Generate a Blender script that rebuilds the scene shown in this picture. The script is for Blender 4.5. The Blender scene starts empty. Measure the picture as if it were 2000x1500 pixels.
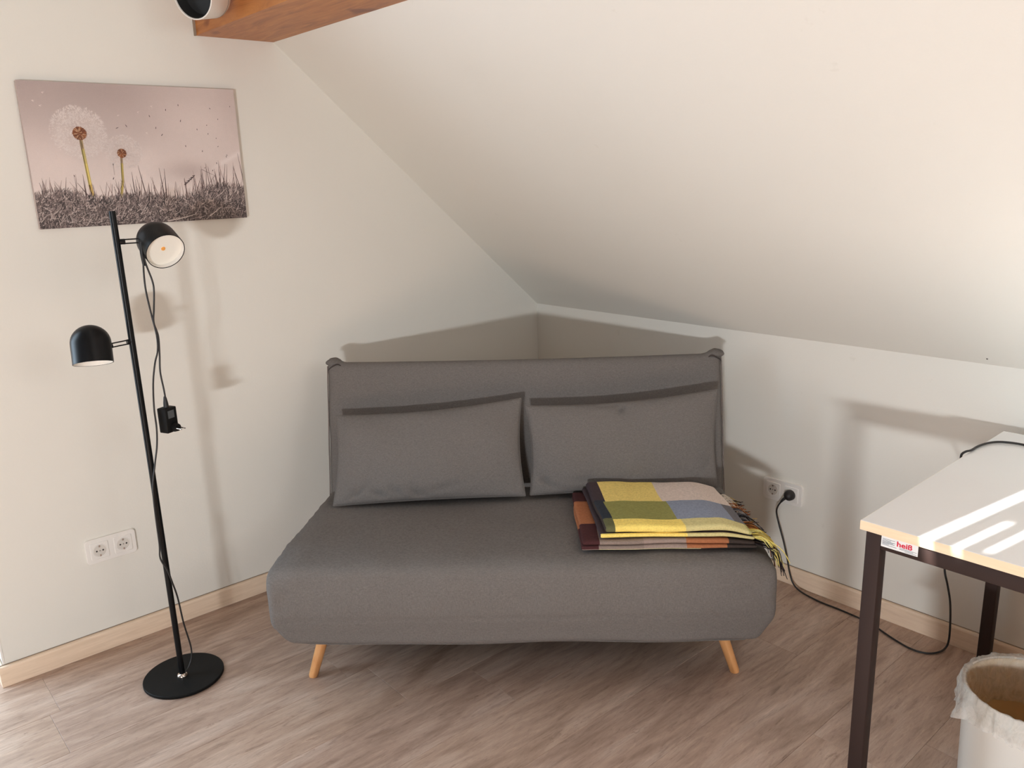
import bpy, bmesh, math, random
import numpy as np
from mathutils import Vector, Matrix, noise

sc = bpy.context.scene
COL = sc.collection
random.seed(7)

# ------------------------------------------------------------------ camera, light, exposure
def link(o, parent=None):
    COL.objects.link(o)
    if parent is not None:
        o.parent = parent
    return o

cam_data = bpy.data.cameras.new('camera')
cam_data.sensor_width = 36.0
cam_data.lens = 1601.3 / 2000 * 36.0
cam_data.clip_start = 0.05
cam = link(bpy.data.objects.new('camera', cam_data))
yaw, pitch, roll = math.radians(40.974), math.radians(14.213), math.radians(-1.815)
fw = Vector((math.sin(yaw) * math.cos(pitch), math.cos(yaw) * math.cos(pitch), -math.sin(pitch)))
r0 = Vector((math.cos(yaw), -math.sin(yaw), 0))
u0 = r0.cross(fw)
rt = math.cos(roll) * r0 + math.sin(roll) * u0
up = -math.sin(roll) * r0 + math.cos(roll) * u0
mw = Matrix((( rt.x, up.x, -fw.x, -2.5156), (rt.y, up.y, -fw.y, -2.7072), (rt.z, up.z, -fw.z, 1.4594), (0, 0, 0, 1)))
cam.matrix_world = mw
sc.camera = cam

sc.view_settings.view_transform = 'Standard'
sc.view_settings.look = 'None'
sc.view_settings.gamma = 1.0
sc.view_settings.use_curve_mapping = False
sc.view_settings.exposure = 0.10
sc.cycles.use_denoising = True
sc.cycles.max_bounces = 12
sc.cycles.diffuse_bounces = 8
sc.cycles.sample_clamp_indirect = 6.0
sc.cycles.caustics_reflective = False

world = bpy.data.worlds.new('sky')
sc.world = world
world.use_nodes = True
world.node_tree.nodes['Background'].inputs[0].default_value = (0.62, 0.76, 1.0, 1)
world.node_tree.nodes['Background'].inputs[1].default_value = 0.4

SUN_DIR = Vector((0.70, -0.22, -0.68)).normalized()
sun_data = bpy.data.lights.new('sun', 'SUN')
sun_data.energy = 20.0
sun_data.angle = math.radians(0.4)
sun_data.color = (1.0, 0.985, 0.965)
sun = link(bpy.data.objects.new('sun', sun_data))
sun.rotation_euler = SUN_DIR.to_track_quat('-Z', 'Y').to_euler()

def area(name, loc, direction, sx, sy, power, color):
    d = bpy.data.lights.new(name, 'AREA')
    d.shape = 'RECTANGLE'; d.size = sx; d.size_y = sy
    d.energy = power; d.color = color
    o = link(bpy.data.objects.new(name, d))
    o.location = loc
    o.rotation_euler = Vector(direction).to_track_quat('-Z', 'Y').to_euler()
    return o
# a low key lamp, then daylight entering by the openings of the room (skylights in the far slope, glazed door in the gable)
area('low_key_light', (-5.16, -4.40, 0.76), (0.78, 0.62, 0.0), 0.42, 0.14, 102, (0.965, 1.0, 1.035))  # key lamp placed to match the corner shadows; its low window is invented
area('skylight_daylight_near', (-4.38, -3.1, 1.62), (0.75, 0.42, -0.10), 0.5, 0.5, 2, (1.0, 0.96, 0.92))
area('door_daylight', (-2.95, 0.36, 1.05), (0.1, -1, -0.25), 0.85, 1.9, 40, (0.66, 0.84, 1.0))
area('slope_window_daylight', (-1.35, -3.75, 1.95), (-0.35, 0.75, -0.6), 0.6, 0.8, 15, (1.0, 0.98, 0.96))
area('rear_window_daylight', (-2.2, -5.25, 1.75), (0.05, 1, -0.05), 1.3, 0.9, 1, (1.0, 0.95, 0.88))

# ------------------------------------------------------------------ node helpers / materials
def srgb(r, g, b):
    f = lambda c: ((c / 255 + 0.055) / 1.055) ** 2.4 if c > 10 else c / 255 / 12.92
    return (f(r), f(g), f(b), 1)

class NT:
    def __init__(s, name):
        s.m = bpy.data.materials.new(name); s.m.use_nodes = True
        s.t = s.m.node_tree; s.t.nodes.clear()
        s.out = s.n('ShaderNodeOutputMaterial'); s.b = s.n('ShaderNodeBsdfPrincipled')
        s.l(s.b.outputs[0], s.out.inputs[0])
    def n(s, t, **k):
        x = s.t.nodes.new(t)
        for a, b in k.items(): setattr(x, a, b)
        return x
    def l(s, a, b): s.t.links.new(a, b)
    def coords(s, scale=(1, 1, 1), rnd=False, src='Object'):
        tc = s.n('ShaderNodeTexCoord'); mp = s.n('ShaderNodeMapping')
        mp.inputs['Scale'].default_value = scale
        s.l(tc.outputs[src], mp.inputs[0])
        if rnd:
            oi = s.n('ShaderNodeObjectInfo'); mu = s.n('ShaderNodeMath', operation='MULTIPLY'); mu.inputs[1].default_value = 37.0
            s.l(oi.outputs['Random'], mu.inputs[0]); s.l(mu.outputs[0], mp.inputs['Location'])
            s.rand = oi.outputs['Random']
        return mp.outputs[0]
    def noise(s, v, scale, detail=4, rough=.5, dist=0):
        x = s.n('ShaderNodeTexNoise'); s.l(v, x.inputs['Vector'])
        x.inputs['Scale'].default_value = scale; x.inputs['Detail'].default_value = detail
        x.inputs['Roughness'].default_value = rough; x.inputs['Distortion'].default_value = dist
        return x.outputs[0]
    def ramp(s, f, stops):
        x = s.n('ShaderNodeValToRGB'); s.l(f, x.inputs[0]); e = x.color_ramp.elements
        while len(e) < len(stops): e.new(.5)
        for i, (p, c) in enumerate(stops): e[i].position = p; e[i].color = c
        return x.outputs[0]
    def mix(s, f, a, b, mode='MIX'):
        x = s.n('ShaderNodeMix', data_type='RGBA', blend_type=mode)
        for sock, v in ((x.inputs[0], f), (x.inputs[6], a), (x.inputs[7], b)):
            if hasattr(v, 'links'): s.l(v, sock)
            else: sock.default_value = v
        return x.outputs[2]
    def bump(s, h, strength, dist=.001):
        x = s.n('ShaderNodeBump'); x.inputs['Strength'].default_value = strength; x.inputs['Distance'].default_value = dist
        s.l(h, x.inputs['Height']); s.l(x.outputs[0], s.b.inputs['Normal'])
    def base(s, c):
        if hasattr(c, 'links'): s.l(c, s.b.inputs['Base Color'])
        else: s.b.inputs['Base Color'].default_value = c
    def set(s, **k):
        for a, v in k.items(): s.b.inputs[a.replace('_', ' ')].default_value = v
        return s.m

def plain(name, col, rough=.5, metal=0.0, bump=0.0, bs=200, spec=.5, var=.04):
    t = NT(name); v = t.coords(); nz = t.noise(v, bs * .05, 3)
    c2 = tuple(max(0, c * (1 - var * 2)) for c in col[:3]) + (1,)
    t.base(t.mix(nz, col, c2))
    if bump: t.bump(t.noise(v, bs, 3), bump, .0008)
    t.set(Roughness=rough, Metallic=metal)
    t.b.inputs['Specular IOR Level'].default_value = spec
    return t.m

def wall_mat():
    t = NT('wall_paint'); v = t.coords()
    big = t.noise(v, 1.6, 3)
    c = t.mix(big, (0.788, 0.774, 0.716, 1), (0.758, 0.744, 0.686, 1))
    spots = t.ramp(t.noise(v, 9, 5, .7), [(0.0, (1, 1, 1, 1)), (.27, (.86, .85, .83, 1)), (.33, (1, 1, 1, 1))])
    t.base(t.mix(.35, c, spots, 'MULTIPLY'))
    t.bump(t.noise(v, 160, 4, .6), .22, .0015)
    return t.set(Roughness=.9)

def floor_mat():
    t = NT('laminate_oak_grey')
    v = t.coords((1.0, 4.5, 1.0), rnd=True)
    broad = t.noise(v, 2.6, 4, .55, .9)
    grain = t.noise(t.coords((1.5, 11, 1), rnd=True), 5.5, 8, .72, 1.2)
    w = t.n('ShaderNodeTexWave', wave_type='RINGS', rings_direction='SPHERICAL')
    t.l(t.coords((.55, 4.2, 1.0), rnd=True), w.inputs[0]); w.inputs['Scale'].default_value = 4.5; w.inputs['Distortion'].default_value = 7; w.inputs['Detail'].default_value = 3
    w.inputs['Detail Scale'].default_value = .9; w.inputs['Detail Roughness'].default_value = .6
    c = t.ramp(broad, [(.25, srgb(156, 132, 116)), (.5, srgb(184, 160, 144)), (.75, srgb(206, 186, 172))])
    c = t.mix(.55, c, t.ramp(grain, [(.30, (.34, .30, .28, 1)), (.45, (.90, .88, .87, 1)), (.58, (1.06, 1.06, 1.05, 1)), (.72, (1.42, 1.42, 1.41, 1))]), 'MULTIPLY')
    c = t.mix(.30, c, t.ramp(w.outputs[0], [(0, (.84, .82, .81, 1)), (.5, (1, 1, 1, 1)), (1, (1.08, 1.08, 1.08, 1))]), 'MULTIPLY')
    fleck = t.ramp(t.noise(t.coords((5, 42, 1), rnd=True), 6.0, 8, .85, .8), [(.32, (.58, .53, .50, 1)), (.45, (.97, .96, .96, 1)), (.58, (1.03, 1.03, 1.03, 1)), (.70, (1.25, 1.25, 1.25, 1))])
    c = t.mix(.8, c, fleck, 'MULTIPLY')
    crack = t.ramp(t.noise(t.coords((1.8, 14, 1), rnd=True), 3.0, 7, .78, 1.8), [(0, (.36, .30, .27, 1)), (.34, (.50, .43, .39, 1)), (.41, (1, 1, 1, 1))])
    c = t.mix(.62, c, crack, 'MULTIPLY')
    tone = t.ramp(t.rand, [(0, (.95, .935, .93, 1)), (.5, (.99, .985, .98, 1)), (1, (1.03, 1.02, .99, 1))])
    t.base(t.mix(1.0, c, tone, 'MULTIPLY'))
    t.bump(grain, .3, .0008)
    return t.set(Roughness=.42)

def light_oak(name='baseboard_oak', a=(238, 216, 192), b=(222, 198, 172), scale=(2, 30, 30)):
    t = NT(name); v = t.coords(scale, rnd=True)
    t.base(t.ramp(t.noise(v, 3, 6, .65, .6), [(.25, srgb(*b)), (.6, srgb(*a)), (.85, srgb(*[min(255, x + 10) for x in a]))]))
    t.bump(t.noise(v, 12, 4), .15, .0006)
    return t.set(Roughness=.5)

def beam_mat():
    t = NT('beam_pine'); v = t.coords((9, 1.2, 9))
    g = t.noise(v, 3.2, 6, .6, 1.6)
    c = t.ramp(g, [(.2, srgb(124, 70, 28)), (.45, srgb(168, 102, 46)), (.7, srgb(190, 124, 62)), (.9, srgb(206, 146, 82))])
    kn = t.ramp(t.noise(t.coords((5, 2.2, 5)), 2.6, 2, .4), [(.66, (1, 1, 1, 1)), (.73, (.5, .33, .22, 1))])
    t.base(t.mix(1, c, kn, 'MULTIPLY'))
    t.bump(g, .25, .001)
    return t.set(Roughness=.42)

def fabric_mat(name, col, col2, weave=900, use_attr=False, rough=.95):
    t = NT(name); v = t.coords()
    n1 = t.noise(t.coords((1, 1, 6)), 130, 3, .7); n2 = t.noise(t.coords((6, 6, 1)), 110, 3, .7)
    m = t.mix(.5, n1, n2)
    if use_attr:
        a = t.n('ShaderNodeVertexColor'); a.layer_name = 'Col'
        sp = t.ramp(m, [(.38, (1.0, 1.0, 1.04, 1)), (.5, (1.24, 1.25, 1.31, 1)), (.62, (1.42, 1.43, 1.5, 1))])
        t.base(t.mix(1.0, a.outputs[0], sp, 'MULTIPLY'))
    else:
        t.base(t.mix(t.noise(v, 3, 3), t.ramp(m, [(.36, col2), (.62, col)]), t.ramp(m, [(.36, col2), (.66, col)])))
    t.bump(m, .35, .0009)
    t.set(Roughness=rough)
    t.b.inputs['Specular IOR Level'].default_value = .2
    try:
        t.b.inputs['Sheen Weight'].default_value = .0; t.b.inputs['Sheen Roughness'].default_value = .5
    except Exception: pass
    return t.m

def attr_mat(name, rough=.6):
    t = NT(name); a = t.n('ShaderNodeVertexColor'); a.layer_name = 'Col'
    nz = t.ramp(t.noise(t.coords(), 900, 2), [(.3, (.95, .95, .95, 1)), (.7, (1.03, 1.03, 1.03, 1))])
    t.base(t.mix(1, a.outputs[0], nz, 'MULTIPLY'))
    return t.set(Roughness=rough)

M = {}
M['wall'] = wall_mat()
M['floor'] = floor_mat()
M['baseboard'] = light_oak()
M['beam'] = beam_mat()
M['sofa'] = fabric_mat('sofa_fabric', (0.196, 0.181, 0.170, 1), (0.126, 0.116, 0.109, 1))
M['painted_crease'] = plain('painted_crease_shade', (.05, .042, .04, 1), .95)  # dark tone painted in as shade for the corner folds
M['sofa_dark'] = fabric_mat('sofa_piping', (0.20, 0.168, 0.155, 1), (0.14, 0.12, 0.11, 1))
M['beech'] = light_oak('beech_leg', (222, 164, 108), (205, 142, 86), (14, 14, 2))
M['black'] = plain('black_metal', (0.004, 0.004, 0.0045, 1), .36, 0, .08, 500, .22)
M['black_flat'] = plain('black_base', (0.006, 0.006, 0.006, 1), .6, 0, .3, 900, .18)
M['cable'] = plain('black_cable', (0.014, 0.012, 0.012, 1), .5)
M['chrome'] = plain('chrome', (.8, .72, .66, 1), .18, 1)
M['white_paint'] = plain('white_inner', (.86, .84, .80, 1), .45)
M['white_spot'] = plain('white_lacquer', (.80, .77, .72, 1), .4)
M['led'] = plain('amber_diode', (.90, .42, .10, 1), .4)
M['diffuser'] = plain('lens_disc', (.88, .87, .80, 1), .3)
M['plastic'] = plain('outlet_plastic', (.86, .84, .80, 1), .28)
M['plastic_in'] = plain('outlet_recess', (.70, .67, .62, 1), .35)
M['plate_edge'] = plain('outlet_shadow_gap', (.35, .33, .30, 1), .6)
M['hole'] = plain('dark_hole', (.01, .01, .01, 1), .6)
M['steel_brown'] = plain('brown_steel', srgb(50, 36, 32), .6, 0, .1, 300, .25)
M['tabletop'] = plain('white_laminate', (.86, .87, .88, 1), .13, 0, .04, 40, .6, .01)
M['edge'] = light_oak('table_edge_beech', (240, 216, 184), (232, 206, 172), (3, 3, 30))
M['bin'] = plain('bin_plastic', (.78, .76, .70, 1), .4)
M['bin_in'] = plain('bin_inner', srgb(225, 200, 158), .6)
M['paper'] = plain('sticker_paper', (.78, .80, .80, 1), .35)
M['ink_red'] = plain('sticker_red', srgb(205, 22, 60), .5)
M['ink_pink'] = plain('sticker_pink', (.90, .74, .75, 1), .5)
M['ink_grey'] = plain('sticker_grey', srgb(110, 118, 128), .5)
M['joint'] = plain('sealing_joint', srgb(150, 134, 118), .8)
M['gasket'] = plain('grey_joint', srgb(92, 84, 78), .7)
M['throw'] = fabric_mat('throw_wool', None, None, use_attr=True)
M['canvas_side'] = plain('canvas_side', srgb(196, 180, 174), .8, 0, .2, 700)
M['print'] = attr_mat('canvas_print')
M['far_wall'] = plain('far_wall_dark', (.30, .285, .265, 1), .9)  # unseen walls, kept dark to cut the bounce light
M['far_slope'] = plain('far_slope_dark', (.26, .22, .18, 1), .7)  # unseen far slope, darkened to lessen the bounce as well
M['label_adapter'] = plain('adapter_label', srgb(84, 88, 90), .4)

t = NT('bin_liner_film')
v = t.coords((1, 1, .6))
g = t.noise(v, 38, 5, .65, 1.5)
tr = t.n('ShaderNodeBsdfTransparent'); tl = t.n('ShaderNodeBsdfTranslucent'); mx = t.n('ShaderNodeMixShader'); mx2 = t.n('ShaderNodeMixShader')
tl.inputs[0].default_value = (.85, .84, .80, 1)
t.base((.80, .79, .75, 1)); t.set(Roughness=.25)
t.bump(g, .8, .004)
mx.inputs[0].default_value = .35
t.l(t.b.outputs[0], mx.inputs[1]); t.l(tl.outputs[0], mx.inputs[2])
rr = t.ramp(g, [(.3, (.32, .32, .32, 1)), (.6, (.62, .62, .62, 1))])
t.l(rr, mx2.inputs[0]); t.l(tr.outputs[0], mx2.inputs[1]); t.l(mx.outputs[0], mx2.inputs[2])
t.l(mx2.outputs[0], t.out.inputs[0])
M['liner'] = t.m

t = NT('window_glass_off'); t.base((.9, .95, .95, 1)); t.set(Roughness=.05); M['frame_white'] = plain('frame_white', (.8, .8, .78, 1), .4)

# ------------------------------------------------------------------ mesh helpers
def tag(o, label=None, cat=None, group=None, kind=None):
    if label: o['label'] = label
    if cat: o['category'] = cat
    if group: o['group'] = group
    if kind: o['kind'] = kind
    return o

def empty(name, loc, rz=0, **k):
    o = link(bpy.data.objects.new(name, None)); o.location = loc; o.rotation_euler = (0, 0, rz)
    o.empty_display_size = .05
    return tag(o, **k)

def mesh(name, verts, faces, mat, parent=None, smooth=False, cols=None, mats=None, fm=None):
    me = bpy.data.meshes.new(name)
    me.from_pydata([tuple(v) for v in verts], [], faces)
    for m_ in (mats or [mat]): me.materials.append(m_)
    if fm is not None: me.polygons.foreach_set('material_index', fm)
    if smooth: me.polygons.foreach_set('use_smooth', [True] * len(me.polygons))
    if cols is not None:
        a = me.color_attributes.new('Col', 'FLOAT_COLOR', 'CORNER')
        li = np.empty(len(me.loops), dtype=np.int32)
        arr = np.empty((len(me.loops), 4), dtype=np.float32); k = 0
        for pi, f in enumerate(me.polygons):
            n_ = f.loop_total
            arr[k:k + n_] = cols[pi]; k += n_
        a.data.foreach_set('color', arr.ravel())
    me.update()
    return link(bpy.data.objects.new(name, me), parent)

def bm_obj(name, bm, mat, parent=None, smooth=False, angle=None):
    bmesh.ops.recalc_face_normals(bm, faces=bm.faces)
    me = bpy.data.meshes.new(name); bm.to_mesh(me); bm.free()
    me.materials.append(mat)
    if smooth:
        me.polygons.foreach_set('use_smooth', [True] * len(me.polygons))
        if angle:
            me.set_sharp_from_angle(angle=math.radians(angle))
    return link(bpy.data.objects.new(name, me), parent)

def box_bm(bm, lo, hi, bev=0, seg=2):
    c = [(a + b) / 2 for a, b in zip(lo, hi)]; s = [abs(b - a) for a, b in zip(lo, hi)]
    r = bmesh.ops.create_cube(bm, size=1.0, matrix=Matrix.Translation(c) @ Matrix.Diagonal((*s, 1)))
    if bev:
        es = set(e for v_ in r['verts'] for e in v_.link_edges)
        bmesh.ops.bevel(bm, geom=list(es), offset=bev, segments=seg, affect='EDGES', profile=.5)
def box(name, lo, hi, mat, parent=None, bev=0, seg=2):
    bm = bmesh.new(); box_bm(bm, lo, hi, bev, seg)
    return bm_obj(name, bm, mat, parent, bev > 0 and seg > 1, 50)

def cr(pts, n=8):
    pts = [Vector(p) for p in pts]; P = [2 * pts[0] - pts[1]] + pts + [2 * pts[-1] - pts[-2]]; out = []
    for i in range(1, len(P) - 2):
        for k in range(n):
            t_ = k / n; a, b, c, d = P[i - 1:i + 3]
            out.append(.5 * ((2 * b) + (c - a) * t_ + (2 * a - 5 * b + 4 * c - d) * t_ ** 2 + (-a + 3 * b - 3 * c + d) * t_ ** 3))
    out.append(pts[-1]); return out

def tube_data(path, rad, sides=8, V=None, F=None):
    V = [] if V is None else V; F = [] if F is None else F
    base = len(V); n = len(path); ref = Vector((0, 0, 1))
    d0 = (path[1] - path[0]).normalized()
    if abs(d0.z) > .9: ref = Vector((1, 0, 0))
    nrm = d0.cross(ref).normalized()
    for i, p_ in enumerate(path):
        d = (path[min(i + 1, n - 1)] - path[max(i - 1, 0)]).normalized()
        nrm = (nrm - d * nrm.dot(d)).normalized(); b = d.cross(nrm)
        r = rad(i / (n - 1)) if callable(rad) else rad
        for k in range(sides):
            a = 2 * math.pi * k / sides; V.append(p_ + nrm * math.cos(a) * r + b * math.sin(a) * r)
    for i in range(n - 1):
        for k in range(sides):
            F.append((base + i * sides + k, base + i * sides + (k + 1) % sides, base + (i + 1) * sides + (k + 1) % sides, base + (i + 1) * sides + k))
    F.append(tuple(base + k for k in reversed(range(sides)))); F.append(tuple(base + (n - 1) * sides + k for k in range(sides)))
    return V, F
def tube(name, pts, rad, mat, parent=None, sides=8, n=8, smooth=True):
    path = cr(pts, n) if n else [Vector(p) for p in pts]
    V_, F_ = tube_data(path, rad, sides)
    o = mesh(name, V_, F_, mat, parent, smooth)
    if smooth: o.data.set_sharp_from_angle(angle=math.radians(60))
    return o

def lathe(name, prof, mat, parent=None, seg=48, origin=(0, 0, 0), axis=(0, 0, 1), smooth=True, ang=40):
    """prof: list of (r, z) along the axis"""
    q = Vector((0, 0, 1)).rotation_difference(Vector(axis).normalized()); V_ = []; F_ = []
    o3 = Vector(origin)
    for (r, z) in prof:
        for k in range(seg):
            a = 2 * math.pi * k / seg; V_.append(o3 + q @ Vector((r * math.cos(a), r * math.sin(a), z)))
    for i in range(len(prof) - 1):
        for k in range(seg):
            F_.append((i * seg + k, i * seg + (k + 1) % seg, (i + 1) * seg + (k + 1) % seg, (i + 1) * seg + k))
    bm = bmesh.new(); vs = [bm.verts.new(v_) for v_ in V_]
    for f in F_: bm.faces.new([vs[i] for i in f])
    bmesh.ops.remove_doubles(bm, verts=bm.verts, dist=1e-6)
    return bm_obj(name, bm, mat, parent, smooth, ang)

# ------------------------------------------------------------------ the room
H, S = 0.8974, 0.8724          # knee wall height and pitch of the slope
RX = -2.62; RZ = H + S * -RX   # ridge
FX = 2 * RX                    # far knee wall
YB = -5.4                      # rear gable
JX = -2.248                    # outer corner where the gable wall steps back
JY = 0.45
def zs(x): return H + S * (-x) if x > RX else H + S * (x - FX)

def prism(name, poly, axis, a, b, mat, parent=None):
    """extrude a polygon given in the two other axes from a to b along axis"""
    def mk(p_, w):
        if axis == 'y': return (p_[0], w, p_[1])
        if axis == 'x': return (w, p_[0], p_[1])
        return (p_[0], p_[1], w)
    n = len(poly); V_ = [mk(p_, a) for p_ in poly] + [mk(p_, b) for p_ in poly]
    F_ = [tuple(range(n)), tuple(range(2 * n - 1, n - 1, -1))] + [(i, i + n, (i + 1) % n + n, (i + 1) % n) for i in range(n)]
    bm = bmesh.new(); vs = [bm.verts.new(v_) for v_ in V_]
    for f in F_: bm.faces.new([vs[i] for i in f])
    return bm_obj(name, bm, mat, parent)

# gable wall with the picture
tag(prism('wall_gable', [(0.2, -.1), (0.2, zs(.2)), (0.2, H), (0.2, zs(-.2) + .05), (JX, zs(JX) + .2), (JX, -.1)][0:0] or
          [(0.15, -.1), (0.15, H + .05), (0, H + .1), (JX, zs(JX) + .12), (JX, -.1)], 'y', 0, JY + .15, M['wall']), kind='structure')
# recessed gable with the glazed door opening
wr = [
    ('wall_recess_low', [(-2.40, -.1), (-2.40, 2.9), (JX, 2.9), (JX, -.1)]),
]
tag(prism('wall_recess', [(-2.40, -.1), (-2.40, 2.12), (-3.45, 2.12), (-3.45, -.1), (FX - .15, -.1), (FX - .15, H), (FX, H + .05), (RX, RZ + .12), (JX, zs(JX) + .12), (JX, -.1)], 'y', JY, JY + .15, M['wall']), kind='structure')
# near knee wall
tag(box('wall_knee', (0, YB - .15, -.1), (.15, 0, H), M['wall']), kind='structure')
bm = bmesh.new()
box_bm(bm, (FX - .15, YB - .15, -.1), (FX, -5.05, H)); box_bm(bm, (FX - .15, -3.75, -.1), (FX, JY, H))
box_bm(bm, (FX - .15, -5.05, -.1), (FX, -3.75, .604)); box_bm(bm, (FX - .15, -5.05, .88), (FX, -3.75, H))  # low opening invented for the key lamp
tag(bm_obj('wall_far_knee', bm, M['far_wall']), kind='structure')
# rear gable with a window opening: built of four pieces joined
bm = bmesh.new()
box_bm(bm, (FX - .15, YB - .15, -.1), (-2.9, YB, 3.3)); box_bm(bm, (-1.5, YB - .15, -.1), (.15, YB, 3.3))
box_bm(bm, (-2.9, YB - .15, -.1), (-1.5, YB, 1.3)); box_bm(bm, (-2.9, YB - .15, 2.25), (-1.5, YB, 3.3))
tag(bm_obj('wall_rear', bm, M['far_wall']), kind='structure')
# the slope above the knee wall
nr = Vector((S, 0, 1)).normalized() * .14
tag(prism('ceiling', [(0, H), (RX, RZ), (RX + nr.x, RZ + nr.z), (nr.x, H + nr.z)], 'y', YB - .15, JY + .15, M['wall']), kind='structure')

# the far slope, with unseen openings shaped to throw sun on floor and table
def slope_piece(bm, x0, x1, y0, y1):
    n2 = Vector((-S, 0, 1)).normalized() * .10
    vs = []
    for y in (y0, y1):
        for x, off in ((x0, 0), (x1, 0), (x1, 1), (x0, 1)):
            vs.append(bm.verts.new((x + n2.x * off, y, zs(x) + n2.z * off)))
    for f in ((0, 1, 2, 3), (7, 6, 5, 4), (0, 4, 5, 1), (1, 5, 6, 2), (2, 6, 7, 3), (3, 7, 4, 0)):
        bm.faces.new([vs[i] for i in f])
holes = [(-4.22, -3.73, -2.70, -0.96), (-4.88, -4.31, -1.98, -1.10), (-4.88, -4.31, -0.98, -0.10), (-4.75, -4.10, -3.45, -2.75),
         (-3.10, -2.70, -1.432, -1.395), (-3.06, -2.94, -1.486, -1.457), (-3.04, -2.94, -1.533, -1.505), (-2.92, -2.72, -1.80, -1.50)]
bm = bmesh.new()
ys = sorted(set([YB - .15, JY + .15] + [h_[2] for h_ in holes] + [h_[3] for h_ in holes]))
for y0, y1 in zip(ys[:-1], ys[1:]):
    hs = sorted([(h_[0], h_[1]) for h_ in holes if h_[2] <= y0 + 1e-6 and h_[3] >= y1 - 1e-6])
    x = FX
    for a, b in hs:
        slope_piece(bm, x, a, y0, y1); x = b
    slope_piece(bm, x, RX, y0, y1)
tag(bm_obj('ceiling_far', bm, M['far_slope']), kind='structure')

# floor: sub-floor and every board a piece of its own
sub = tag(box('floor', (FX - .15, YB - .15, -.12), (.15, JY + .15, -.009), M['gasket']), kind='structure')
BW = .219; BL = 1.285
def board_mesh(L):
    bm = bmesh.new(); g = .0002
    box_bm(bm, (g, -BW + g, -.009), (L - g, -g, 0))
    es = [e for e in bm.edges if all(v_.co.z > -.001 for v_ in e.verts)]
    bmesh.ops.bevel(bm, geom=es, offset=.0007, segments=1, affect='EDGES')
    me = bpy.data.meshes.new('floor_board'); bm.to_mesh(me); bm.free(); me.materials.append(M['floor'])
    return me
full = board_mesh(BL)
cuts = {}
offs = {}
row = 0
y = -.262 + 3 * BW + .06
y = -.262 + BW * 4
k = 4
rnd = random.Random(3)
while y > YB:
    # board row occupies y-BW..y
    if abs(y - (-2.014)) < .01: x0 = -.534 - 4 * BL - 0
    else: x0 = FX - rnd.random() * BL
    while x0 > FX: x0 -= BL
    x = x0
    while x < -.001:
        a, b = max(x, FX), min(x + BL, 0)
        if b - a > .02 and y - BW < JY:
            if abs(b - a - BL) < 1e-4: me = full
            else: me = board_mesh(b - a)
            o = link(bpy.data.objects.new('floor_board', me), sub); o.location = (a, y, 0)
        x += BL
    y -= BW

# baseboards
BH = .0654
def baseboard(name, p0, p1, nrm):
    p0 = Vector(p0); p1 = Vector(p1); d = (p1 - p0); L = d.length; d.normalize()
    n_ = Vector(nrm); prof = [(0, 0), (.0145, 0), (.0150, BH - .006), (.0135, BH - .0015), (.011, BH), (0, BH)]
    me_V = []; 
    for s_ in (0, L):
        for (a, z) in prof: me_V.append((s_, a, z))
    n = len(prof)
    F_ = [tuple(range(n)), tuple(range(2 * n - 1, n - 1, -1))] + [(i, i + n, (i + 1) % n + n, (i + 1) % n) for i in range(n)]
    bm = bmesh.new(); vs = [bm.verts.new(v_) for v_ in me_V]
    for f in F_: bm.faces.new([vs[i] for i in f])
    o = bm_obj(name, bm, M['baseboard'])
    rot = Matrix((( d.x, n_.x, 0, p0.x), (d.y, n_.y, 0, p0.y), (0, 0, 1, .0005), (0, 0, 0, 1)))
    o.matrix_world = rot
    # thin dark sealing joint on top
    j = box('joint', (0, -.0005, BH), (L, .0030, BH + .0016), M['joint'], o)
    return tag(o, kind='structure')
baseboard('baseboard_gable', (JX - .0145, 0, 0), (0, 0, 0), (0, -1, 0))
baseboard('baseboard_knee', (0, -.0145, 0), (0, YB, 0), (-1, 0, 0))
baseboard('baseboard_reveal', (JX, JY, 0), (JX, 0, 0), (-1, 0, 0))
# bright metal edge bead on the outer corner of the gable wall
tag(box('trim_corner', (JX - .0015, -.0015, BH + .003), (JX + .004, .004, 2.6), M['white_paint']), kind='structure')
# glazed door in the recess (out of the frame to the left)
dr = empty('door_1', (-2.925, JY, 0), kind='structure')
for lo, hi in (((-.525, .02, 0), (-.455, .09, 2.12)), ((.455, .02, 0), (.525, .09, 2.12)), ((-.455, .02, 0), (.455, .09, .08)), ((-.455, .02, 2.05), (.455, .09, 2.12))):
    box('frame', lo, hi, M['frame_white'], dr)

# purlin beam below the slope
BZ = 1.915; BX0, BX1 = -1.427, -1.167
bm = bmesh.new()
prf = [(BX0, BZ), (BX1 - .001, BZ), (BX1 - .001, zs(BX1)), (BX0, zs(BX0) - .001)]
o = prism('beam', prf, 'y', YB + .001, -.0015, M['beam'])
bv = o.modifiers.new('b', 'BEVEL'); bv.width = .003; bv.segments = 2
o['kind'] = 'structure'
box('joint', (BX0 - .006, -.008, BZ - .001), (BX0 + .0, -.0005, zs(BX0) - .01), M['joint'], o)

# ------------------------------------------------------------------ sofa
A_ = math.radians(-43)
SC = Vector((-1.17, -1.161, 0))
sofa = empty('sofa_bed', SC, A_, label='dark grey fabric two-seat sofa bed standing across the room corner', cat='sofa')
def W(u, v, z):  # sofa local -> world
    return SC + Vector((u * math.cos(A_) - v * math.sin(A_), u * math.sin(A_) + v * math.cos(A_), z))

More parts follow.
